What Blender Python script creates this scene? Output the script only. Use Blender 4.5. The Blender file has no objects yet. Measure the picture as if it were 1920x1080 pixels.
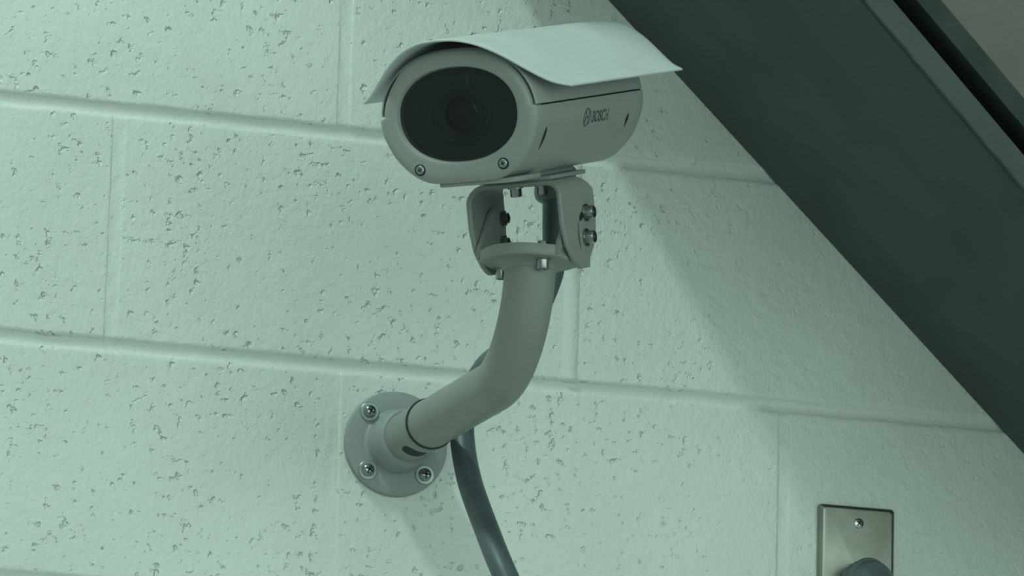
import bpy, bmesh, math, random
from mathutils import Vector, Matrix, noise
random.seed(7)
scene = bpy.context.scene
col = scene.collection

# ------------------------------------------------------------------ camera, world, light, exposure
def look_matrix(loc, fwd, roll):
    fwd = Vector(fwd).normalized()
    rt = fwd.cross(Vector((0, 0, 1))).normalized()
    up = rt.cross(fwd)
    c, s = math.cos(roll), math.sin(roll)
    r2 = rt * c + up * s
    u2 = up * c - rt * s
    m = Matrix((r2, u2, -fwd)).transposed().to_4x4()
    m.translation = Vector(loc)
    return m

cam_data = bpy.data.cameras.new('camera')
cam = bpy.data.objects.new('camera', cam_data)
col.objects.link(cam)
YAW, PITCH, ROLL = 0.310882, 0.216341, 0.0262618
FWD = Vector((math.sin(YAW) * math.cos(PITCH), math.cos(YAW) * math.cos(PITCH), math.sin(PITCH)))
cam.matrix_world = look_matrix((-1.544734, -4.649354, -0.991584), FWD, ROLL)
cam_data.sensor_width = 36.0
cam_data.lens = 36.0 * (2184.59 * 5.0) / 1920.0
cam_data.clip_start = 0.05
cam_data.clip_end = 60
scene.camera = cam

scene.view_settings.view_transform = 'Standard'
scene.view_settings.look = 'None'
scene.view_settings.exposure = 0.0
scene.view_settings.gamma = 1.0
scene.view_settings.use_curve_mapping = False

world = bpy.data.worlds.new('world')
scene.world = world
world.use_nodes = True
wb = world.node_tree.nodes['Background']
wb.inputs[0].default_value = (0.68, 1.0, 0.83, 1)
wb.inputs[1].default_value = 0.31

def area_light(name, loc, target, sx, sy, power, color, long_dir=None):
    d = bpy.data.lights.new(name, 'AREA')
    d.shape = 'RECTANGLE'
    d.size, d.size_y = sx, sy
    d.energy = power
    d.color = color
    o = bpy.data.objects.new(name, d)
    col.objects.link(o)
    z = (Vector(loc) - Vector(target)).normalized()
    x = Vector(long_dir) if long_dir else Vector((1, 0, 0))
    x = (x - z * x.dot(z)).normalized()
    y = z.cross(x)
    m = Matrix((x, y, z)).transposed().to_4x4()
    m.translation = Vector(loc)
    o.matrix_world = m
    return o

# a fluorescent strip light high up to the left in front of the wall
def shade_plane_x(z, out):
    return 0.041 - 0.63 * (z - 0.199) - 0.375 * out
KEY_Z, KEY_OUT = 2.2, 0.85
area_light('strip_light', (shade_plane_x(KEY_Z, KEY_OUT), -KEY_OUT, KEY_Z), (0.0, 0, 0.1), 0.6, 0.06, 35,
           (0.70, 1.0, 0.86), (-0.375, -1.0, 0))
# broad rows of ceiling lights out in the room
area_light('ceiling_light', (0.3, -3.2, 3.2), (0.3, -3.2, 0.0), 5.0, 4.5, 18, (0.70, 1.0, 0.85))
# added low fill without a known source, lifts the wall under the stair
area_light('front_fill_light', (1.5, -8.0, 0.4), (0.0, 0, 0.0), 14.0, 4.0, 280, (0.70, 1.0, 0.85))

# ------------------------------------------------------------------ materials
def new_mat(name):
    m = bpy.data.materials.new(name)
    m.use_nodes = True
    nt = m.node_tree
    return m, nt, nt.nodes['Principled BSDF']

def nd(nt, t, **kw):
    n = nt.nodes.new(t)
    for k, v in kw.items():
        setattr(n, k, v)
    return n

def simple_mat(name, color, rough=0.5, metal=0.0, var=0.08, scale=60.0, bump=0.0, spec=0.5):
    m, nt, b = new_mat(name)
    geo = nd(nt, 'ShaderNodeNewGeometry')
    nz = nd(nt, 'ShaderNodeTexNoise')
    nz.inputs['Scale'].default_value = scale
    nz.inputs['Detail'].default_value = 4
    nt.links.new(geo.outputs['Position'], nz.inputs['Vector'])
    rp = nd(nt, 'ShaderNodeValToRGB')
    rp.color_ramp.elements[0].position = 0.3
    rp.color_ramp.elements[1].position = 0.7
    rp.color_ramp.elements[0].color = tuple(c * (1 - var) for c in color) + (1,)
    rp.color_ramp.elements[1].color = tuple(min(1, c * (1 + var)) for c in color) + (1,)
    nt.links.new(nz.outputs['Fac'], rp.inputs['Fac'])
    nt.links.new(rp.outputs['Color'], b.inputs['Base Color'])
    b.inputs['Roughness'].default_value = rough
    b.inputs['Metallic'].default_value = metal
    b.inputs['Specular IOR Level'].default_value = spec
    if bump:
        n2 = nd(nt, 'ShaderNodeTexNoise')
        n2.inputs['Scale'].default_value = scale * 12
        nt.links.new(geo.outputs['Position'], n2.inputs['Vector'])
        bp = nd(nt, 'ShaderNodeBump')
        bp.inputs['Strength'].default_value = 1.0
        bp.inputs['Distance'].default_value = bump
        nt.links.new(n2.outputs['Fac'], bp.inputs['Height'])
        nt.links.new(bp.outputs['Normal'], b.inputs['Normal'])
    return m

def wall_paint(name, pits=True):
    m, nt, b = new_mat(name)
    L = nt.links.new
    geo = nd(nt, 'ShaderNodeNewGeometry')
    b.inputs['Roughness'].default_value = 0.36
    b.inputs['Specular IOR Level'].default_value = 0.5
    big = nd(nt, 'ShaderNodeTexNoise')
    big.inputs['Scale'].default_value = 7
    big.inputs['Detail'].default_value = 3
    L(geo.outputs['Position'], big.inputs['Vector'])
    rp = nd(nt, 'ShaderNodeValToRGB')
    rp.color_ramp.elements[0].position = 0.3
    rp.color_ramp.elements[1].position = 0.72
    rp.color_ramp.elements[0].color = (0.68, 0.685, 0.67, 1)
    rp.color_ramp.elements[1].color = (0.75, 0.755, 0.745, 1)
    L(big.outputs['Fac'], rp.inputs['Fac'])
    L(rp.outputs['Color'], b.inputs['Base Color'])
    def noise_node(scale, detail, rough=0.5):
        n = nd(nt, 'ShaderNodeTexNoise')
        n.inputs['Scale'].default_value = scale
        n.inputs['Detail'].default_value = detail
        n.inputs['Roughness'].default_value = rough
        L(geo.outputs['Position'], n.inputs['Vector'])
        return n
    def mapr(sock, a, c, lo, hi):
        r = nd(nt, 'ShaderNodeMapRange', interpolation_type='SMOOTHSTEP')
        r.inputs['From Min'].default_value = a
        r.inputs['From Max'].default_value = c
        r.inputs['To Min'].default_value = lo
        r.inputs['To Max'].default_value = hi
        L(sock, r.inputs['Value'])
        return r.outputs['Result']
    def math2(op, a, c):
        n = nd(nt, 'ShaderNodeMath', operation=op)
        for i, v in enumerate((a, c)):
            if isinstance(v, (int, float)):
                n.inputs[i].default_value = v
            else:
                L(v, n.inputs[i])
        return n.outputs[0]
    fine = noise_node(330, 3).outputs['Fac']
    mid = noise_node(95, 4, 0.6).outputs['Fac']
    h = math2('ADD', math2('MULTIPLY', fine, 0.6), math2('MULTIPLY', mid, 1.5))
    if pits:
        p = noise_node(125, 2.5, 0.55).outputs['Fac']
        area = mapr(noise_node(16, 2).outputs['Fac'], 0.40, 0.66, 0.0, 1.0)
        thr = math2('SUBTRACT', p, math2('MULTIPLY', area, -0.07))
        pit = mapr(thr, 0.62, 0.82, 0.0, 1.0)
        sep = nd(nt, 'ShaderNodeSeparateXYZ')
        L(geo.outputs['Position'], sep.inputs[0])
        smooth = mapr(sep.outputs['X'], 0.02, 0.20, 2.9, 0.7)      # blocks further right are closer-grained
        h = math2('SUBTRACT', h, math2('MULTIPLY', pit, smooth))
    bp = nd(nt, 'ShaderNodeBump')
    bp.inputs['Strength'].default_value = 1.0
    bp.inputs['Distance'].default_value = 0.00075
    L(h, bp.inputs['Height'])
    L(bp.outputs['Normal'], b.inputs['Normal'])
    return m

M = {}
M['block'] = wall_paint('painted_block', True)
M['mortar'] = wall_paint('painted_mortar', False)
M['cam'] = simple_mat('housing_paint_shaded', (0.325, 0.322, 0.315), 0.42, 0, 0.03, 25, 0.00003)  # darker copy of the sunshield plastic, shade put into the colour
M['shield'] = simple_mat('sunshield_paint_lit', (0.64, 0.65, 0.66), 0.38, 0, 0.04, 18, 0.00002)  # lighter copy of the housing plastic, overhead light put into the colour
M['mount'] = simple_mat('mount_paint', (0.275, 0.275, 0.266), 0.5, 0, 0.04, 40, 0.00004)
M['plate'] = simple_mat('grey_plate_paint', (0.31, 0.325, 0.335), 0.5, 0, 0.05, 30, 0.00004)
M['steel'] = simple_mat('zinc_steel', (0.36, 0.37, 0.37), 0.24, 1.0, 0.2, 300)
M['washer'] = simple_mat('washer_steel', (0.40, 0.43, 0.46), 0.38, 1.0, 0.1, 200)
M['bright'] = simple_mat('bright_zinc', (0.66, 0.68, 0.70), 0.3, 1.0, 0.1, 200)
M['dark'] = simple_mat('gap_shade', (0.012, 0.014, 0.015), 0.7)  # near-black stands in for shade inside slots, recesses and seams
M['rubber'] = simple_mat('black_rubber', (0.02, 0.022, 0.022), 0.6)
M['conduit'] = simple_mat('grey_conduit', (0.085, 0.105, 0.118), 0.45, 0, 0.12, 60, 0.0001)
M['fitting'] = simple_mat('grey_fitting', (0.13, 0.155, 0.175), 0.42, 0, 0.1, 80)
M['stair'] = simple_mat('dark_green_steel_paint', (0.084, 0.095, 0.095), 0.7, 0, 0.12, 14, 0.0002, 0.2)
M['stair2'] = simple_mat('dark_green_paint_dimmed', (0.046, 0.055, 0.054), 0.7, 0, 0.15, 30, 0.0003, 0.2)  # copy of the stair paint, darkened against light on the front edges
M['concrete'] = simple_mat('grey_brown_concrete', (0.25, 0.215, 0.205), 0.8, 0, 0.16, 16, 0.0004)
M['stainless'] = simple_mat('stainless_steel', (0.33, 0.322, 0.295), 0.36, 1.0, 0.12, 45)
M['lens'] = simple_mat('lens_black', (0.12, 0.128, 0.132), 0.4)
M['lensglass'] = simple_mat('lens_coating', (0.02, 0.02, 0.045), 0.12, 0, 0.05, 40, 0, 0.8)
M['print'] = simple_mat('grey_print', (0.085, 0.09, 0.09), 0.5)
M['inner'] = simple_mat('housing_interior', (0.17, 0.178, 0.182), 0.7)

def glass_mat():
    m, nt, b = new_mat('tinted_window')
    out = nt.nodes['Material Output']
    nt.nodes.remove(b)
    tr = nd(nt, 'ShaderNodeBsdfTransparent')
    tr.inputs[0].default_value = (0.62, 0.62, 0.63, 1)
    gl = nd(nt, 'ShaderNodeBsdfGlossy')
    gl.inputs['Roughness'].default_value = 0.06
    gl.inputs['Color'].default_value = (1, 1, 1, 1)
    lw = nd(nt, 'ShaderNodeFresnel')
    lw.inputs['IOR'].default_value = 1.38
    mx = nd(nt, 'ShaderNodeMixShader')
    nt.links.new(lw.outputs[0], mx.inputs[0])
    nt.links.new(tr.outputs[0], mx.inputs[1])
    nt.links.new(gl.outputs[0], mx.inputs[2])
    nt.links.new(mx.outputs[0], out.inputs['Surface'])
    return m
M['glass'] = glass_mat()

# ------------------------------------------------------------------ helpers
def finish(bm, name, mat, parent=None, smooth=35, loc=None, rot=None):
    bmesh.ops.remove_doubles(bm, verts=bm.verts, dist=1e-6)
    bmesh.ops.recalc_face_normals(bm, faces=bm.faces)
    me = bpy.data.meshes.new(name)
    bm.to_mesh(me)
    bm.free()
    if smooth:
        for p in me.polygons:
            p.use_smooth = True
        me.set_sharp_from_angle(angle=math.radians(smooth))
    if mat:
        me.materials.append(M[mat] if isinstance(mat, str) else mat)
    o = bpy.data.objects.new(name, me)
    col.objects.link(o)
    if parent:
        o.parent = parent
    if loc is not None:
        o.location = loc
    if rot is not None:
        o.rotation_euler = rot
    return o

def empty(name, matrix, label, cat, group=None):
    o = bpy.data.objects.new(name, None)
    col.objects.link(o)
    o.empty_display_size = 0.05
    o.matrix_world = matrix
    tag(o, label, cat, group)
    return o

def tag(o, label, cat, group=None):
    o['label'] = label
    o['category'] = cat
    if group:
        o['group'] = group

def loft(bm, rings, cap0=False, cap1=False, closed=True):
    vr = [[bm.verts.new(p) for p in ring] for ring in rings]
    n = len(vr[0])
    for a, b in zip(vr[:-1], vr[1:]):
        for i in range(n if closed else n - 1):
            j = (i + 1) % n
            bm.faces.new((a[i], a[j], b[j], b[i]))
    if cap0:
        bm.faces.new(list(reversed(vr[0])))
    if cap1:
        bm.faces.new(vr[-1])
    return vr

def box(bm, x0, x1, y0, y1, z0, z1, bev=0.0, seg=2):
    r = bmesh.ops.create_cube(bm, size=1.0)
    vs = r['verts']
    for v in vs:
        v.co = Vector(((x0 + x1) / 2 + v.co.x * (x1 - x0), (y0 + y1) / 2 + v.co.y * (y1 - y0), (z0 + z1) / 2 + v.co.z * (z1 - z0)))
    if bev:
        es = list({e for v in vs for e in v.link_edges})
        bmesh.ops.bevel(bm, geom=es, offset=bev, segments=seg, affect='EDGES', profile=0.5)

def frame_of(axis):
    a = Vector(axis).normalized()
    h = Vector((0, 0, 1)) if abs(a.z) < 0.9 else Vector((1, 0, 0))
    x = h.cross(a).normalized()
    return x, a.cross(x), a

def lathe(bm, prof, origin=(0, 0, 0), axis=(0, 0, 1), n=48, phase=0.0):
    """prof: list of (radius, distance along axis)"""
    x, y, a = frame_of(axis)
    o = Vector(origin)
    rings = []
    for r, h in prof:
        r = max(r, 1e-5)
        rings.append([o + a * h + (x * math.cos(2 * math.pi * i / n + phase) + y * math.sin(2 * math.pi * i / n + phase)) * r for i in range(n)])
    loft(bm, rings, True, True)

def smooth_path(pts, step=8):
    P = [Vector(p) for p in pts]
    P = [P[0] * 2 - P[1]] + P + [P[-1] * 2 - P[-2]]
    out = []
    for i in range(1, len(P) - 2):
        p0, p1, p2, p3 = P[i - 1:i + 3]
        for k in range(step):
            t = k / step
            out.append(0.5 * ((2 * p1) + (p2 - p0) * t + (2 * p0 - 5 * p1 + 4 * p2 - p3) * t * t + (3 * p1 - p0 - 3 * p2 + p3) * t ** 3))
    out.append(P[-2])
    return out

def tube(bm, path, rad, n=32, caps=True):
    path = [Vector(p) for p in path]
    rings = []
    t0 = (path[1] - path[0]).normalized()
    x, y, _ = frame_of(t0)
    for i, p in enumerate(path):
        a = path[max(i - 1, 0)]
        b = path[min(i + 1, len(path) - 1)]
        t = (b - a).normalized()
        x = (x - t * x.dot(t)).normalized()
        y = t.cross(x)
        r = rad[i] if isinstance(rad, (list, tuple)) else rad
        rings.append([p + (x * math.cos(2 * math.pi * k / n) + y * math.sin(2 * math.pi * k / n)) * r for k in range(n)])
    loft(bm, rings, caps, caps)

def interp(tab, v):
    if v <= tab[0][0]:
        return tab[0][1]
    for (a, fa), (b, fb) in zip(tab[:-1], tab[1:]):
        if v <= b:
            return fa + (fb - fa) * (v - a) / (b - a)
    return tab[-1][1]

# ------------------------------------------------------------------ wall of painted concrete blocks
BW, BH = 0.4064, 0.2032
X0, X1, Z0, Z1 = -1.45, 1.95, -1.016, 1.2192
bm = bmesh.new()
box(bm, X0, X1, 0.035, 0.19, Z0, Z1)
wall = finish(bm, 'wall_back', 'mortar', smooth=None)
wall['kind'] = 'structure'
tag(wall, 'pale green painted concrete block wall with pitted faces and tooled joints', 'wall')

BEDG, HEADG = 0.0084, 0.009     # joint widths

def block_mesh(name, w, h, seed):
    """Block face at y=0, rounded worn arrises, sides running back to y=0.036."""
    def spread(half):
        e = [0, .0006, .0014, .0024, .0036, .005, .0068, .009, .0125]
        n = int((2 * half - 0.03) / 0.012)
        core = [-half + 0.0165 + i * (2 * half - 0.033) / n for i in range(n + 1)]
        return [-half + d for d in e] + core + [half - d for d in reversed(e)]
    xs, zs = spread(w / 2), spread(h / 2)
    bm = bmesh.new()
    grid = []
    for z in zs:
        row = []
        for x in xs:
            dz = h / 2 - abs(z)
            dx = w / 2 - abs(x)
            jag = noise.noise(Vector((x * 45, z * 45, seed * 9.1))) + 0.6 * noise.noise(Vector((x * 160, z * 160, seed * 3.3)))
            rz = 0.0046 + 0.0011 * jag
            rx = 0.0024 + 0.0009 * jag
            y = 0.0
            if dz < rz:
                t = 1 - dz / rz
                y += 0.0036 * (1 - math.sqrt(max(0, 1 - min(t, 1) ** 2.0)))
            if dx < rx:
                t = 1 - dx / rx
                y += 0.0008 * (1 - math.sqrt(max(0, 1 - min(t, 1) ** 2.0)))
            y += 0.00035 * noise.noise(Vector((x * 14, z * 14, seed * 5.7)))
            wob = 0.0010 * noise.noise(Vector((x * 30, seed * 2.0, 0.0)))
            zz = z + (wob * (1 if z > 0 else -1) if dz < 0.013 else 0)
            row.append(bm.verts.new((x, y, zz)))
        grid.append(row)
    for a, b in zip(grid[:-1], grid[1:]):
        for i in range(len(xs) - 1):
            bm.faces.new((a[i], a[i + 1], b[i + 1], b[i]))
    rim = grid[0] + [r[-1] for r in grid[1:]] + grid[-1][-2::-1] + [r[0] for r in grid[-2:0:-1]]
    back = [bm.verts.new((v.co.x, 0.036, v.co.z)) for v in rim]
    for i in range(len(rim)):
        j = (i + 1) % len(rim)
        bm.faces.new((rim[i], rim[j], back[j], back[i]))
    bm.faces.new(back)
    bmesh.ops.recalc_face_normals(bm, faces=bm.faces)
    me = bpy.data.meshes.new(name)
    bm.to_mesh(me)
    bm.free()
    for p in me.polygons:
        p.use_smooth = True
    me.set_sharp_from_angle(angle=math.radians(60))
    me.materials.append(M['block'])
    return me

block_meshes = [block_mesh('block', BW - HEADG, BH - BEDG, s) for s in range(5)]

def head_joint_mesh(name, w, h, seed, ridge):
    """Mortar in a vertical joint: nearly flush, slightly hollow or slightly ridged."""
    bm = bmesh.new()
    n, mrows = 12, 96
    rings = []
    for k in range(mrows + 1):
        z = -h / 2 + h * k / mrows
        ring = []
        for i in range(n + 1):
            s = -1 + 2 * i / n
            jag = noise.noise(Vector((s * 0.8, z * 60, seed * 4.4)))
            e = max(0.0, 1 - (h / 2 - abs(z)) / 0.0046)
            y = 0.0004 + ridge * (1 - s * s) + 0.0004 * jag + 0.0036 * (1 - math.sqrt(max(0.0, 1 - e * e)))
            ring.append(Vector((s * w / 2, y, z)))
        ring.append(Vector((w / 2, 0.036, z)))
        ring.append(Vector((-w / 2, 0.036, z)))
        rings.append(ring)
    loft(bm, rings, True, True)
    bmesh.ops.recalc_face_normals(bm, faces=bm.faces)
    me = bpy.data.meshes.new(name)
    bm.to_mesh(me)
    bm.free()
    for p in me.polygons:
        p.use_smooth = True
    me.set_sharp_from_angle(angle=math.radians(50))
    me.materials.append(M['mortar'])
    return me

head_meshes = [head_joint_mesh('head_joint', HEADG + 0.004, BH - BEDG, s, r) for s, r in ((1, 0.0003), (2, 0.0001), (3, 0.0004))]
head_ridge = head_joint_mesh('head_joint', HEADG + 0.006, BH - BEDG + 0.001, 8, -0.0016)

def child(name, me, x, y, z):
    o = bpy.data.objects.new(name, me)
    col.objects.link(o)
    o.parent = wall
    o.location = (x, y, z)
    return o

rows = []
k0 = round(Z0 / BH)
k1 = round(Z1 / BH)
for k in range(k0, k1):
    zc = (k + 0.5) * BH
    # joints: rows 0, 2, -2 share the bond of the row just above z = 0
    off = 0.0035 if k % 2 == 0 else -BH - 0.003
    i0 = math.floor((X0 - off) / BW)
    for i in range(i0, i0 + 11):
        xj = off + i * BW
        xc = xj + BW / 2
        if xc - BW / 2 < X0 - 0.25 or xc + BW / 2 > X1 + 0.25:
            continue
        seed = (i * 3 + k * 5) % 5
        b = child('block', block_meshes[seed], xc + random.uniform(-0.0004, 0.0004), random.uniform(-0.0004, 0.0004), zc)
        if xj > X0:
            hj = head_ridge if (k == 0 and i == 0) else head_meshes[(i + 2 * k) % 3]
            child('head_joint', hj, xj, 0, zc)

def bed_joint(z, seed):
    bm = bmesh.new()
    rings = []
    n = 340
    xa, xb = X0 - 0.2, X1 + 0.2
    h = BEDG + 0.006
    for k in range(n + 1):
        x = xa + (xb - xa) * k / n
        ring = []
        for i in range(11):
            s = -1 + 2 * i / 10
            jag = noise.noise(Vector((x * 35, s * 0.7, seed * 3.1)))
            y = 0.0008 + 0.0026 * (1 - s * s) + 0.0005 * jag
            ring.append(Vector((x, y, s * h / 2)))
        ring.append(Vector((x, 0.036, h / 2)))
        ring.append(Vector((x, 0.036, -h / 2)))
        rings.append(ring)
    loft(bm, rings, True, True)
    o = finish(bm, 'bed_joint', 'mortar', wall, 50)
    o.location = (0, 0, z)
    return o
for k in range(k0 + 1, k1):
    bed_joint(k * BH, k + 20)

# ------------------------------------------------------------------ dark steel stair against the wall
D = Vector((0.729944, 0.0, -0.683507))        # down the flight
N = Vector((0.683507, 0.0, 0.729944))         # square to it, upwards
A0 = Vector((0.0301, 0.0, 0.3465))
stair_m = Matrix.Translation(A0)
stair = empty('staircase', stair_m, 'dark green painted steel staircase rising along the block wall', 'staircase')
S0, S1 = -0.283, 1.25                         # along the flight (local to A0)

def dep(s):
    return 0.390 - 0.085 * s

def stair_slab(name, n0, n1, back, front_off, mat, s0=S0, s1=S1, wall_gap=0.001):
    """Plate following the flight: from depth `back` (None = wall) to the tapering outer line."""
    bm = bmesh.new()
    rings = []
    steps = 24
    for k in range(steps + 1):
        s = s0 + (s1 - s0) * k / steps
        d0 = wall_gap if back is None else dep(s) + back
        d1 = dep(s) + front_off
        ring = []
        for (nn, dd) in ((n0, d0), (n0, d1), (n1, d1), (n1, d0)):
            p = D * s + N * nn
            ring.append(Vector((p.x, -dd, p.z)))
        rings.append(ring)
    loft(bm, rings, True, True)
    es = [e for e in bm.edges if abs((e.verts[0].co - e.verts[1].co).normalized().dot(D)) > 0.95]
    bmesh.ops.bevel(bm, geom=es, offset=0.0018, segments=2, affect='EDGES', profile=0.5)
    return finish(bm, name, mat, stair, 30)
stair_slab('soffit_plate', 0.0, 0.020, None, 0.0, 'stair')
stair_slab('stringer_web', 0.020, 0.035, None, -0.075, 'stair')
stair_slab('upper_flange', 0.035, 0.052, None, 0.003, 'stair2')
# plain grey-brown panel added above the flight
bm = bmesh.new()
tri = [(-0.090, 0.530), (0.745, -0.2515), (0.745, 0.5395), (-0.098, 0.5395)]
loft(bm, [[Vector((x, -d, z)) - A0 for x, z in tri] for d in (0.001, 0.113)], True, True)
finish(bm, 'plain_panel', 'concrete', stair, None)
# weld bead where the soffit meets its edge
bm = bmesh.new()
pts = []
for k in range(120):
    s = S0 + 0.05 + (S1 - S0 - 0.1) * k / 119
    p = D * s + N * (0.0005 + 0.0004 * noise.noise(Vector((s * 40, 3, 1))))
    pts.append(Vector((p.x, -(dep(s) - 0.002) - 0.0006 * noise.noise(Vector((s * 55, 0, 7))), p.z)))
tube(bm, pts, 0.0022, 8)
finish(bm, 'weld_bead', 'stair2', stair, 60)
# unseen slab added above the view to cast the slanted shade edge
zl = 0.54
bm = bmesh.new()
poly = []
for out in (0.001, 0.40):
    poly.append(Vector((shade_plane_x(zl, out), -out, zl)))
poly += [Vector((0.75, -0.40, zl)), Vector((0.75, -0.001, zl))]
poly = [p - A0 for p in poly]
top = [p + Vector((0, 0, 0.05)) for p in poly]
loft(bm, [poly, top], True, True)
finish(bm, 'shade_slab', 'stair', stair, None)

# ------------------------------------------------------------------ mount frames
PC = Vector((-0.1517, 0.0, -0.0638))          # centre of the wall flange
P0 = Vector((-0.1517, -0.36, 0.0))            # axis of the upright end of the arm
PSI, TAU = math.radians(-42.5), math.radians(17.0)
fvec = Vector((math.sin(PSI) * math.cos(TAU), -math.cos(PSI) * math.cos(TAU), -math.sin(TAU)))
rvec = Vector((math.cos(PSI), math.sin(PSI), 0))
uvec = rvec.cross(-fvec)
BP = Vector((-0.1517, -0.36, 0.08894))
tilt_m = Matrix((rvec, -fvec, uvec)).transposed().to_4x4()
tilt_m.translation = BP
bh = Vector((-rvec.y, rvec.x, 0))
level_m = Matrix((rvec, bh, Vector((0, 0, 1)))).transposed().to_4x4()
level_m.translation = P0

mount = empty('camera_wall_mount', Matrix.Translation(PC), 'light grey curved pipe arm mount screwed to the wall by a round flange', 'wall mount')
mount_inv = Matrix.Translation(-PC)

def put(o, m):
    """place a part whose mesh is in frame m under the mount"""
    o.matrix_local = mount_inv @ m
    return o

# round flange
bm = bmesh.new()
lathe(bm, [(0.0452, 0.0), (0.0452, 0.0045), (0.0447, 0.0056), (0.0435, 0.0062), (0.0290, 0.0068), (0.0268, 0.0085),
           (0.0256, 0.0125), (0.0250, 0.030), (0.0246, 0.036), (0.0238, 0.0395), (0.0222, 0.0405)], (0, 0, 0), (0, -1, 0), 72)
flange = finish(bm, 'wall_flange', 'plate', mount, 32)
for sx, sz in ((-1, 1), (-1, -1), (1, -1), (1, 1)):
    c = Vector((sx * 0.0252, -0.0064, sz * 0.0252))
    bm = bmesh.new()
    lathe(bm, [(0.0082, 0), (0.0082, 0.0013), (0.0078, 0.0017), (0.005, 0.0017)], c, (0, -1, 0), 32)
    w = finish(bm, 'washer', 'washer', flange, 40)
    bm = bmesh.new()
    lathe(bm, [(0.0056, 0.0016), (0.0056, 0.0026), (0.0051, 0.0042), (0.0040, 0.0054), (0.0022, 0.0061), (0.0002, 0.0063)], c, (0, -1, 0), 28)
    sc = finish(bm, 'screw', 'steel', flange, 45)
    bm = bmesh.new()
    a = 0.5 + sx
    for t in (a, a + math.pi / 2):
        d = Vector((math.cos(t), 0, math.sin(t)))
        e = Vector((-math.sin(t), 0, math.cos(t)))
        o_ = c + Vector((0, -0.0059, 0))
        ring = [o_ + d * 0.0032 + e * 0.0006, o_ - d * 0.0032 + e * 0.0006, o_ - d * 0.0032 - e * 0.0006, o_ + d * 0.0032 - e * 0.0006]
        loft(bm, [ring, [p + Vector((0, -0.0006, 0)) for p in ring]], True, True)
    finish(bm, 'cross_slot', 'dark', flange, None)

# socket sleeve with its slot, gasket, pipe arm
bm = bmesh.new()
lathe(bm, [(0.0208, 0.030), (0.0208, 0.1005), (0.0203, 0.1015), (0.012, 0.1015)], (0, 0, 0), (0, -1, 0), 64)
sleeve = finish(bm, 'sleeve', 'mount', mount, 35)
bm = bmesh.new()
rings = []
for k in range(25):
    t = -1 + 2 * k / 24
    ang = math.radians(256 + 29 * t)
    hw = 0.0095 * max(0.0, 1 - abs(t) ** 5) ** 0.5 + 0.0002
    rings.append([Vector((0.02095 * math.cos(ang), -0.0730 + hw * (-1 + j / 3), 0.02095 * math.sin(ang))) for j in range(7)])
loft(bm, rings, closed=False)
slot_ob = finish(bm, 'cable_slot', 'dark', sleeve, 60)  # flush dark patch painted for the shade inside the slot
bm = bmesh.new()
lathe(bm, [(0.0195, 0.1010), (0.0216, 0.1012), (0.0220, 0.1022), (0.0216, 0.1034), (0.0195, 0.1036)], (0, 0, 0), (0, -1, 0), 64)
finish(bm, 'gasket_ring', 'rubber', mount, 60)
bm = bmesh.new()
R = 0.088
path = [Vector((0, -0.1030, 0)), Vector((0, -0.16, 0)), Vector((0, -0.22, 0))]
yb = -0.36 + R
for k in range(0, 25):
    t = math.pi / 2 * k / 24
    path.append(Vector((0, yb - R * math.sin(t), R * (1 - math.cos(t)))))
path.append(Vector((0, -0.36, 0.0638 + 0.020)))
tube(bm, path, 0.0205, 56)
finish(bm, 'pipe_arm', 'mount', mount, 40)

# lower yoke: flange on top of the pipe with two ears
bm = bmesh.new()
hw, yf, yr = 0.0362, -0.040, 0.030
outline = []
for k in range(17):
    t = -1 + 2 * k / 16
    outline.append((t * hw, -0.022 - 0.022 * (1 - t * t)))
for k in range(17):
    t = 1 - 2 * k / 16
    outline.append((t * hw, 0.016 + 0.016 * (1 - t * t)))
loft(bm, [[Vector((x, y, z)) for x, y in [(a * s, b * s) for a, b in outline]] for z, s in
          ((0.0185, 0.97), (0.0198, 0.995), (0.0215, 1.0), (0.0262, 1.0), (0.0275, 0.985))], True, True)
base = put(finish(bm, 'yoke_base', 'mount', mount, 35), level_m)
bm = bmesh.new()
lathe(bm, [(0.0206, 0.0130), (0.0222, 0.0145), (0.0240, 0.0172), (0.0300, 0.0186)], (0, 0, 0), (0, 0, 1), 56)
put(finish(bm, 'socket_collar', 'mount', mount, 50), level_m)
for sx in (-1, 1):
    bm = bmesh.new()
    ear = [(-0.026, 0.020), (-0.025, 0.030), (-0.0145, 0.047), (-0.0055, 0.063), (0.0, 0.068), (0.012, 0.068), (0.0185, 0.060), (0.0200, 0.040), (0.0190, 0.020)]
    x0, x1 = sx * 0.0325, sx * 0.0362
    loft(bm, [[Vector((x0, y, z)) for y, z in ear], [Vector((x1, y, z)) for y, z in ear]], True, True)
    es = [e for e in bm.edges if abs(e.verts[0].co.x - e.verts[1].co.x) < 1e-6]
    bmesh.ops.bevel(bm, geom=es, offset=0.0007, segments=2, affect='EDGES')
    put(finish(bm, 'yoke_ear', 'mount', mount, 35), level_m)

def cap_bolt(frame, loc, axis, r=0.0047, h=0.009, name='bolt', n=28, shank=0.0):
    bm = bmesh.new()
    lathe(bm, [(r * 1.35, -0.0001), (r * 1.35, 0.0012), (r * 1.02, 0.0014), (r, 0.0018), (r, h - 0.0012), (r * 0.9, h - 0.0003), (r * 0.58, h), (r * 0.52, h - 0.0022)],
          loc, axis, n)
    b = put(finish(bm, name, 'steel', mount, 30), frame)
    return b
for (x, y) in ((-0.0275, 0.005), (0.0185, -0.0175)):
    cap_bolt(level_m, (x, y, 0.0188), (0, 0, -1))
for (x, y) in ((-0.020, 0.015), (0.0195, -0.020)):
    cap_bolt(level_m, (x, y, 0.0274), (0, 0, 1), 0.0042, 0.005, 'nut', 6)

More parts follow.
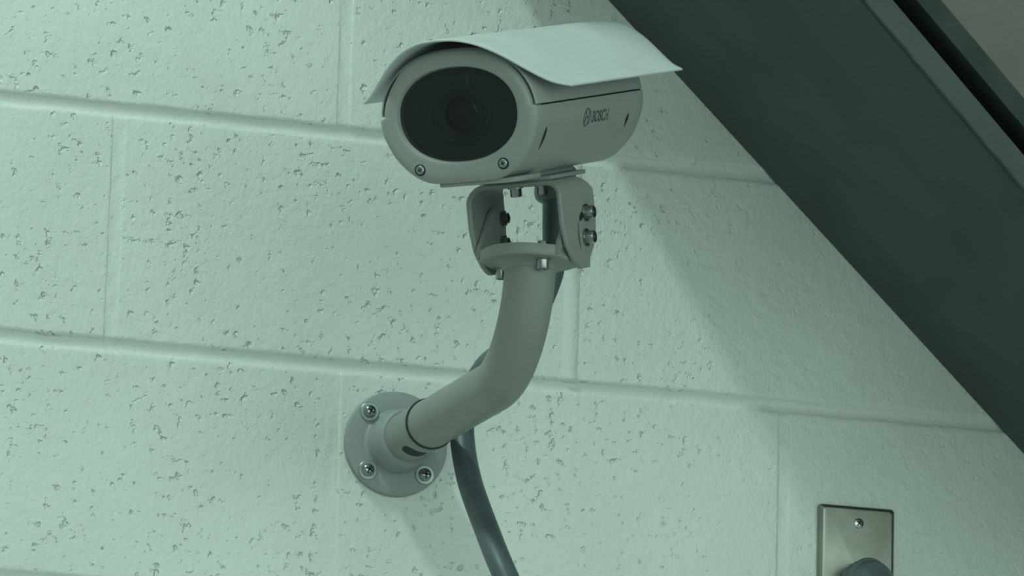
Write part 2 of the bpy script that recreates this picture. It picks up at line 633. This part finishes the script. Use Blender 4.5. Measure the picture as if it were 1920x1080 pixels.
# upper yoke: bent strap, in the tilted frame of the housing
prof = []
hw = 0.0392
for z in (-0.0735, -0.070, -0.066, -0.060, -0.053, -0.045, -0.035, -0.025, -0.018):
    prof.append((-hw, z, -1, 0))
rc = 0.0125
for k in range(0, 9):
    t = math.pi / 2 * k / 8
    prof.append((-hw + rc - rc * math.cos(t), -0.0025 - rc + rc * math.sin(t), -math.cos(t), math.sin(t)))
for x in (-0.018, -0.009, 0.0):
    prof.append((x, -0.0025, 0, 1))
half = prof[:-1]
prof = prof + [(-x, z, -nx, nz) for x, z, nx, nz in reversed(half)]
front = [(-0.0735, -0.014), (-0.070, -0.021), (-0.066, -0.0265), (-0.053, -0.0375), (-0.035, -0.0425), (-0.014, -0.0425), (-0.0025, -0.038)]
rear = [(-0.0735, 0.004), (-0.066, 0.006), (-0.060, 0.0125), (-0.053, 0.0195), (-0.040, 0.024), (-0.012, 0.024), (-0.0025, 0.014)]
bm = bmesh.new()
th = 0.0021
rings = []
for x, z, nx, nz in prof:
    y0, y1 = interp(front, z), interp(rear, z)
    o_ = Vector((x + nx * th, 0, z + nz * th))
    i_ = Vector((x - nx * th, 0, z - nz * th))
    rings.append([o_ + Vector((0, y0 + 0.0012, 0)), o_ + Vector((0, (y0 + y1) / 2, 0)), o_ + Vector((0, y1 - 0.0012, 0)),
                  (o_ * 0.7 + i_ * 0.3) + Vector((0, y1, 0)), (o_ * 0.3 + i_ * 0.7) + Vector((0, y1, 0)),
                  i_ + Vector((0, y1 - 0.0012, 0)), i_ + Vector((0, (y0 + y1) / 2, 0)), i_ + Vector((0, y0 + 0.0012, 0)),
                  (o_ * 0.3 + i_ * 0.7) + Vector((0, y0, 0)), (o_ * 0.7 + i_ * 0.3) + Vector((0, y0, 0))])
loft(bm, rings, True, True)
yoke = put(finish(bm, 'upper_yoke', 'mount', mount, 40), tilt_m)
# hinge bolts, their slot and inner nuts
for (y, z) in ((0.0070, -0.0300), (0.0035, -0.0495)):
    cap_bolt(tilt_m, (0.0413, y - 0.004, z), (1, 0, 0), 0.0052, 0.0080)
    cap_bolt(tilt_m, (-0.0413, y, z), (-1, 0, 0), 0.0052, 0.0105)
    cap_bolt(tilt_m, (-0.0318, y, z), (1, 0, 0), 0.0050, 0.0045, 'nut', 6)
    cap_bolt(tilt_m, (0.0318, y, z), (-1, 0, 0), 0.0050, 0.0045, 'nut', 6)
bm = bmesh.new()
ring0, ring1 = [], []
cy, cz, rad = 0.0035, -0.0495, 0.0195
for k in range(13):
    a = math.radians(62 + 52 * k / 12 * 1.0)
    wdt = 0.0026 * math.sqrt(max(0, 1 - (2 * k / 12 - 1) ** 4)) + 0.0002
    for rr, lst in ((rad - wdt, ring0), (rad + wdt, ring1)):
        lst.append(Vector((0.04135, cy + rr * math.cos(a + 0.35), cz + rr * math.sin(a + 0.35))))
loft(bm, [ring0, ring1], closed=False)
put(finish(bm, 'tilt_slot', 'dark', mount, None), tilt_m)
bm = bmesh.new()
pts = [Vector((0.0413, -0.0125 - 0.0025 * math.sin(math.pi * k / 12), -0.036 - 0.022 * k / 12)) for k in range(13)]
tube(bm, pts, [0.0003 + 0.0007 * math.sin(math.pi * k / 12) for k in range(13)], 6)
put(finish(bm, 'tilt_mark', 'print', mount, None), tilt_m)
# slide plate and spacer between yoke and housing, with the bolts below
bm = bmesh.new()
box(bm, -0.031, 0.031, -0.036, 0.036, -0.0004, 0.0030, 0.0008)
put(finish(bm, 'slide_plate', 'mount', mount, 35), tilt_m)
for (x, y) in ((-0.004, -0.026), (0.0145, -0.0155)):
    cap_bolt(tilt_m, (x, y, -0.0044), (0, 0, -1), 0.0046, 0.0082)

# ------------------------------------------------------------------ security camera
camera_thing = empty('security_camera', tilt_m, 'off-white bullet security camera with oval window under a curved sunshield', 'security camera')
WY, WZ = -0.13355, 0.05957                    # window centre seen from the foot of the housing
def L(x, y, z):                               # mm in the window frame -> local metres
    return Vector((x * 0.001, WY + y * 0.001, WZ + z * 0.001))

lower_pts = [(67.2, 1.5), (67.0, -4), (65.8, -12), (62.3, -21), (57.2, -30.5), (50.6, -38.5), (43.4, -45), (35.5, -49.8), (27, -52.4), (18, -53), (9, -53), (0, -53)]
upper_pts = [(67.2, 1.5), (66.3, 9), (63.5, 18), (58, 27.5), (50.5, 35.6), (41.2, 42.4), (30.5, 47.2), (19, 49.9), (9, 50.9), (0, 51.1)]
def refine(pts, per=4):
    pts3 = smooth_path([Vector((a, 0, b)) for a, b in pts], per)
    return [(p.x, p.z) for p in pts3]
bez_pts = [(63.6, 1.5), (62.4, 9), (59.0, 18), (53.0, 28.4), (45.0, 38.2), (37, 43.6), (28, 47.2), (18.5, 49.4), (9, 50.3), (0, 50.5)]
lo_r = refine(lower_pts)
bz_r = refine(bez_pts)
up_r = refine(upper_pts)
# full section, clockwise from right seam over the bottom
section = lo_r[:-1] + [(-x, z) for x, z in reversed(lo_r)][:-1]
section += [(-x, z) for x, z in up_r][:-1] + [(x, z) for x, z in reversed(up_r)][:-1]
bez_section = lo_r[:-1] + [(-x, z) for x, z in reversed(lo_r)][:-1]
bez_section += [(-x, z) for x, z in bz_r][:-1] + [(x, z) for x, z in reversed(bz_r)][:-1]
win = []
for x, z in bez_section:
    a = math.atan2(z / 37.2, x / 51.2)
    ex = 2.0 / 2.15
    ca, sa = math.cos(a), math.sin(a)
    win.append((51.2 * math.copysign(abs(ca) ** ex, ca), 37.2 * math.copysign(abs(sa) ** ex, sa)))

# front bezel
bm = bmesh.new()
rings = []
def mixring(s, y, sc=1.0):
    return [L(a * (1 - s) + c * s, y, b * (1 - s) + d * s) for (a, b), (c, d) in zip(bez_section, win)]
for s, y in ((0, 12.0), (0.0, 6.2), (0.02, 4.0), (0.07, 2.3), (0.15, 1.1), (0.26, 0.4), (0.40, 0.08), (0.58, 0.0), (0.80, 0.0), (0.955, 0.0), (0.985, 0.3), (1.0, 1.0)):
    rings.append(mixring(s, y))
rings.append([L(c * 0.985, 3.0, d * 0.985) for c, d in win])
rings.append([L(c * 0.975, 7.5, d * 0.975) for c, d in win])
rings.append([L(c * 0.95, 8.0, d * 0.95) for c, d in win])
loft(bm, rings)
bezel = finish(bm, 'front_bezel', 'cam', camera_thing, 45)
for sx in (-1, 1):
    c = L(sx * 35.4, 0.35, -40.5)
    bm = bmesh.new()
    lathe(bm, [(0.0047, -0.0005), (0.0047, 0.0003), (0.0040, 0.00045)], c, (0, -1, 0), 28)
    finish(bm, 'screw_recess', 'dark', bezel, None)
    bm = bmesh.new()
    lathe(bm, [(0.0034, 0.0), (0.0034, 0.0008), (0.0029, 0.0012), (0.0004, 0.0013)], c, (0, -1, 0), 24)
    finish(bm, 'screw', 'washer', bezel, 40)
    bm = bmesh.new()
    for t in (0.4, 0.4 + math.pi / 2):
        d = Vector((math.cos(t), 0, math.sin(t)))
        e = Vector((-math.sin(t), 0, math.cos(t)))
        o_ = c + Vector((0, -0.0012, 0))
        ring = [o_ + d * 0.002 + e * 0.0004, o_ - d * 0.002 + e * 0.0004, o_ - d * 0.002 - e * 0.0004, o_ + d * 0.002 - e * 0.0004]
        loft(bm, [ring, [p + Vector((0, -0.0003, 0)) for p in ring]], True, True)
    finish(bm, 'cross_slot', 'dark', bezel, None)

# lower housing (rear end closed, bottom corner swept up at the tail)
def lower_ring(y, grow=0.0, s=1.0):
    pts = lo_r + [(-x, z) for x, z in reversed(lo_r)][1:]
    inner = [(-63.0, 1.5), (63.0, 1.5)]
    return [L(x * s, y, (z - 1.5) * s + 1.5) for x, z in pts] + [L(x * s, y, z) for x, z in inner]
bm = bmesh.new()
loft(bm, [lower_ring(12.0), lower_ring(40), lower_ring(120), lower_ring(200), lower_ring(214), lower_ring(217.5, 0, 0.988), lower_ring(219, 0, 0.965)], True, True)
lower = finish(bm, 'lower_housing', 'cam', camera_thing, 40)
# upper cover, with a dark seam below and in front of it
cov = [(67.2, 2.9)] + [(x, z) for x, z in up_r if z > 3.2]
cov = [(-x, z) for x, z in cov] + [(x, z) for x, z in reversed(cov)][1:]
def upper_ring(y, s=1.0, t=0.0):
    return [L(x * s, y, (z - 2.9) * s + 2.9) for x, z in cov] + [L(x * (0.968 - t), y, (z - 2.9) * (0.966 - t) + 2.9) for x, z in reversed(cov)]
bm = bmesh.new()
loft(bm, [upper_ring(4.6, 0.978), upper_ring(5.2, 0.992), upper_ring(6.4, 1.0), upper_ring(60), upper_ring(160), upper_ring(212), upper_ring(216.5, 0.990), upper_ring(218, 0.975)], True, True)
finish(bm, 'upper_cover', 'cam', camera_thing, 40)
bm = bmesh.new()
loft(bm, [[L(x * 0.975, y, z * 0.975) for x, z in section] for y in (12.2, 216)], True, True)
finish(bm, 'dark_core', 'dark', camera_thing, 40)  # dark core added so the gaps round the cover look shaded

# dark inside behind the window, lens and small grey bar
bm = bmesh.new()
loft(bm, [[L(c * k, y, d * k) for c, d in win] for k, y in ((0.975, 7.6), (0.96, 10.9), (0.93, 11.2))] + [[L(c * 0.5, 11.4, d * 0.5) for c, d in win]], False, True)
finish(bm, 'window_cavity', 'inner', camera_thing, 60)
bm = bmesh.new()
lathe(bm, [(0.0250, 0.0), (0.0250, 0.0018), (0.0240, 0.0024), (0.0196, 0.0024), (0.0192, 0.0040), (0.0176, 0.0042), (0.0165, 0.0030), (0.0150, 0.0022)], L(0, 11.2, -0.5), (0, -1, 0), 56)
lens = finish(bm, 'lens_barrel', 'lens', camera_thing, 30)
bm = bmesh.new()
lathe(bm, [(0.0152, 0.0012), (0.0140, 0.0022), (0.0110, 0.0032), (0.0070, 0.0039), (0.0030, 0.0042), (0.0001, 0.0043)], L(0, 11.2, -0.5), (0, -1, 0), 48)
finish(bm, 'lens_element', 'lensglass', lens, 60)
bm = bmesh.new()
box(bm, 0.0068, 0.0096, WY + 0.0080, WY + 0.0100, WZ + 0.0225, WZ + 0.0290, 0.0004)
finish(bm, 'grey_bar', 'cam', camera_thing, 40)
bm = bmesh.new()
loft(bm, [[L(c * 0.977, y, d * 0.977) for c, d in win] for y in (4.6, 6.4)], True, True)
finish(bm, 'window_glass', 'glass', camera_thing, None)

# underside pad and mounting rail
bm = bmesh.new()
box(bm, -0.024, 0.040, WY + 0.008, WY + 0.060, WZ - 0.0560, WZ - 0.052, 0.0012)
finish(bm, 'bottom_pad', 'cam', camera_thing, 35)
bm = bmesh.new()
box(bm, -0.022, 0.022, WY + 0.060, WY + 0.165, WZ - 0.0566, WZ - 0.052, 0.0010)
finish(bm, 'mounting_rail', 'mount', camera_thing, 35)

# sunshield
vis = [(0, 59.6), (14, 58.6), (26, 55.6), (36, 51.2), (44, 46.4), (52, 40.6), (59, 34.8), (65.5, 29.4), (73, 23.4), (80, 18.9), (90, 15.0)]
vr = refine(vis, 4)
vfull = [(-x, z) for x, z in reversed(vr)][:-1] + vr
bm = bmesh.new()
rings = []
def vfront(x):
    return -25.0 + 48.0 * (abs(x) / 90.0) ** 2
def vrear(x):
    return 286.0 - 36.0 * (abs(x) / 90.0) ** 2
nrm = []
for i in range(len(vfull)):
    a = vfull[max(i - 1, 0)]
    b = vfull[min(i + 1, len(vfull) - 1)]
    t = Vector((b[0] - a[0], b[1] - a[1])).normalized()
    nrm.append((-t.y, t.x))
tk = 1.8
for k in range(33):
    q = k / 32
    outer, inner = [], []
    for (x, z), (nx, nz) in zip(vfull, nrm):
        y = vfront(x) + (vrear(x) - vfront(x)) * q
        outer.append(L(x, y, z))
        inner.append(L(x - nx * tk, y, z - nz * tk))
    rings.append(outer + list(reversed(inner)))
loft(bm, rings, False, False)
bm.verts.ensure_lookup_table()
n = len(vfull)
def cap_strip(base):
    vs = bm.verts
    for i in range(n - 1):
        bm.faces.new((vs[base + i], vs[base + i + 1], vs[base + 2 * n - 2 - i], vs[base + 2 * n - 1 - i]))
cap_strip(0)
cap_strip(32 * 2 * n)
bmesh.ops.recalc_face_normals(bm, faces=bm.faces)
es = [e for e in bm.edges if len(e.link_faces) == 2 and e.calc_face_angle(0) > 0.9]
bmesh.ops.bevel(bm, geom=es, offset=0.0007, segments=2, affect='EDGES', profile=0.5)
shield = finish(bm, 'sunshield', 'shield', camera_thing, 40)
# shield rests on two low ribs
for y in (60, 190):
    bm = bmesh.new()
    box(bm, -0.010, 0.010, WY + y * 0.001, WY + (y + 14) * 0.001, WZ + 0.0505, WZ + 0.0576, 0.0006)
    finish(bm, 'shield_spacer', 'cam', camera_thing, 35)

# side of the housing: x for a given height
side_tab = sorted([(z, x) for x, z in lo_r if x > 20])
def side_x(zmm):
    return interp(side_tab, zmm)

def side_slot(y, z0, z1, w):  # flush dark patch stands in for a shaded pocket
    bm = bmesh.new()
    r0, r1 = [], []
    for k in range(15):
        t = k / 14
        z = z0 + (z1 - z0) * t
        ww = w * math.sin(math.pi * (0.06 + 0.94 * t) ** 1.4) ** 0.8 * 0.5 + 0.12
        r0.append(L(side_x(z) + 0.18, y - ww, z))
        r1.append(L(side_x(z) + 0.18, y + ww, z))
    loft(bm, [r0, r1], closed=False)
    return finish(bm, 'screw_slot', 'dark', lower, 60)
side_slot(24, -33, -15.5, 4.6)
side_slot(188, -26, -15.5, 4.6)

# maker's mark and lettering, wrapped on the side
def wrap_to_side(me, y0, z0):
    for v in me.vertices:
        a, b = v.co.x, v.co.y
        v.co = L(side_x(z0 + b) + 0.2, y0 + a, z0 + b)

cu = bpy.data.curves.new('lettering', 'FONT')
cu.body = 'BOSCH'
cu.size = 12.6
cu.offset = 0.28
cu.space_character = 1.02
cu.resolution_u = 4
tob = bpy.data.objects.new('tmp_text', cu)
col.objects.link(tob)
bpy.context.view_layer.update()
me = bpy.data.meshes.new_from_object(tob.evaluated_get(bpy.context.evaluated_depsgraph_get()))
bpy.data.objects.remove(tob)
xs = [v.co.x for v in me.vertices]
sc = 33.0 / (max(xs) - min(xs))
mn = min(xs)
for v in me.vertices:
    v.co.x = (v.co.x - mn) * sc
me.name = 'lettering'
wrap_to_side(me, 113.0, -18.0)
me.materials.append(M['print'])
lo = bpy.data.objects.new('lettering', me)
col.objects.link(lo)
lo.parent = lower
lo['label'] = 'grey printed lettering BOSCH'

bm = bmesh.new()
def flat_ring(r0, r1, n=40):
    a = [bm.verts.new((r0 * math.cos(2 * math.pi * i / n), r0 * math.sin(2 * math.pi * i / n), 0)) for i in range(n)]
    b = [bm.verts.new((r1 * math.cos(2 * math.pi * i / n), r1 * math.sin(2 * math.pi * i / n), 0)) for i in range(n)]
    for i in range(n):
        j = (i + 1) % n
        bm.faces.new((a[i], a[j], b[j], b[i]))
def flat_strip(x0, x1, y0, y1, n=6):
    for k in range(n):
        ya, yb_ = y0 + (y1 - y0) * k / n, y0 + (y1 - y0) * (k + 1) / n
        bm.faces.new([bm.verts.new(p) for p in ((x0, ya, 0), (x1, ya, 0), (x1, yb_, 0), (x0, yb_, 0))])
flat_ring(6.0, 7.1)
flat_strip(-3.6, -2.2, -4.8, 4.8)
flat_strip(2.2, 3.6, -4.8, 4.8)
flat_strip(-2.2, 2.2, -0.7, 0.7, 2)
me = bpy.data.meshes.new('emblem')
bm.to_mesh(me)
bm.free()
wrap_to_side(me, 103.0, -13.4)
me.materials.append(M['print'])
eo = bpy.data.objects.new('emblem', me)
col.objects.link(eo)
eo.parent = lower
eo['label'] = 'grey printed ring emblem'

# ------------------------------------------------------------------ flexible conduit
gl_top = Vector((-0.1165, -0.3110, 0.1125))
conduit = empty('flexible_conduit', Matrix.Translation(gl_top), 'dark grey flexible conduit looping behind the pipe arm from the security camera', 'conduit')
cp = [(-0.1165, -0.3110, 0.112), (-0.1162, -0.3110, 0.088), (-0.1159, -0.3114, 0.066), (-0.1158, -0.3115, 0.044), (-0.1198, -0.3079, 0.0178),
      (-0.1306, -0.2924, -0.0150), (-0.1290, -0.2370, -0.0240), (-0.1200, -0.1560, -0.0216), (-0.1140, -0.1059, -0.0275),
      (-0.1140, -0.0767, -0.0449), (-0.1140, -0.0700, -0.0641), (-0.1140, -0.0940, -0.1069), (-0.1100, -0.1370, -0.1585),
      (-0.1050, -0.1715, -0.1990), (-0.0850, -0.1900, -0.2500), (-0.0300, -0.1800, -0.3100), (0.0800, -0.1400, -0.3500),
      (0.2000, -0.0900, -0.3300), (0.2560, -0.0640, -0.2800), (0.2689, -0.0570, -0.2300), (0.2689, -0.0560, -0.1900)]
bm = bmesh.new()
sp = [p - gl_top for p in smooth_path(cp, 14)]
tube(bm, sp, 0.0104, 28)
finish(bm, 'sheath', 'conduit', conduit, 60)
bm = bmesh.new()
lathe(bm, [(0.0120, 0.003), (0.0165, -0.001), (0.0168, -0.022), (0.0158, -0.0260), (0.0135, -0.0280), (0.0108, -0.0290)], (0, 0, 0), (0, 0, 1), 40)
finish(bm, 'gland_nut', 'fitting', conduit, 40)
bm = bmesh.new()
tube(bm, [Vector((0, 0, 0.0)), Vector((0, 0, 0.002)), Vector((0, 0, 0.004))], 0.0112, 24)
finish(bm, 'gland_neck', 'rubber', conduit, 40)

# ------------------------------------------------------------------ steel wall plate with elbow fitting
WP = Vector((0.2672, 0.0, -0.1410))
plate = empty('wall_plate', Matrix.Translation(WP), 'stainless steel cover plate screwed to the wall below the staircase', 'wall plate')
bm = bmesh.new()
w2, h2 = 0.0350, 0.0572
def rr(w, h, rad, y, n=6):
    pts = []
    for cx, cz, a0 in ((w - rad, h - rad, 0), (-w + rad, h - rad, 90), (-w + rad, -h + rad, 180), (w - rad, -h + rad, 270)):
        for k in range(n + 1):
            a = math.radians(a0 + 90 * k / n)
            pts.append(Vector((cx + rad * math.cos(a), y, cz + rad * math.sin(a))))
    return pts
loft(bm, [rr(w2, h2, 0.003, -0.0002), rr(w2, h2, 0.003, -0.0038), rr(w2 - 0.0008, h2 - 0.0008, 0.003, -0.0052), rr(w2 - 0.0030, h2 - 0.0030, 0.002, -0.0066), rr(w2 - 0.0042, h2 - 0.0042, 0.002, -0.0068)], True, True)
body = finish(bm, 'cover', 'stainless', plate, 22)
for s in (1, -1):
    c = Vector((0.0008, -0.0068, s * 0.0418))
    bm = bmesh.new()
    lathe(bm, [(0.0046, 0), (0.0046, 0.0006), (0.0036, 0.0014), (0.0002, 0.0018)], c, (0, -1, 0), 24)
    finish(bm, 'screw', 'bright', plate, 40)
    bm = bmesh.new()
    for t in (0.9, 0.9 + math.pi / 2):
        d = Vector((math.cos(t), 0, math.sin(t)))
        e = Vector((-math.sin(t), 0, math.cos(t)))
        o_ = c + Vector((0, -0.0015, 0))
        ring = [o_ + d * 0.0026 + e * 0.0005, o_ - d * 0.0026 + e * 0.0005, o_ - d * 0.0026 - e * 0.0005, o_ + d * 0.0026 - e * 0.0005]
        loft(bm, [ring, [p + Vector((0, -0.0005, 0)) for p in ring]], True, True)
    finish(bm, 'cross_slot', 'dark', plate, None)
fo = Vector((0.0017, 0, -0.0110))
elbow = empty('elbow_fitting', Matrix.Translation(WP + fo), 'blue-grey elbow conduit fitting mounted on the stainless cover plate', 'conduit fitting')
bm = bmesh.new()
lathe(bm, [(0.0160, 0.0069), (0.0185, 0.0080), (0.0188, 0.0150), (0.0184, 0.0215), (0.0172, 0.0230), (0.0140, 0.0235)], (0, 0, 0), (0, -1, 0), 8, 0.3)
es = [e for e in bm.edges if e.calc_face_angle(0) > 0.3]
bmesh.ops.bevel(bm, geom=es, offset=0.001, segments=2, affect='EDGES')
finish(bm, 'lock_nut', 'fitting', elbow, 35)
bm = bmesh.new()
lathe(bm, [(0.0140, 0.0230), (0.0140, 0.0270)], (0, 0, 0), (0, -1, 0), 32)
lathe(bm, [(0.0150, 0.0268), (0.0186, 0.0276), (0.0190, 0.0320), (0.0178, 0.0350), (0.0150, 0.0356)], (0, 0, 0), (0, -1, 0), 40)
pth = [Vector((0, -0.0300, 0)), Vector((0, -0.032, 0))]
for k in range(1, 13):
    t = math.pi / 2 * k / 12
    pth.append(Vector((0, -0.032 - 0.024 * math.sin(t), -0.024 * (1 - math.cos(t)))))
pth.append(Vector((0, -0.056, -0.032)))
tube(bm, pth, 0.0164, 40)
finish(bm, 'elbow_body', 'fitting', elbow, 40)
bm = bmesh.new()
lathe(bm, [(0.0130, 0.0), (0.0178, 0.001), (0.0180, 0.0170), (0.0165, 0.0190), (0.0110, 0.0200)], (0, -0.056, -0.026), (0, 0, -1), 8)
finish(bm, 'compression_nut', 'fitting', elbow, 30)
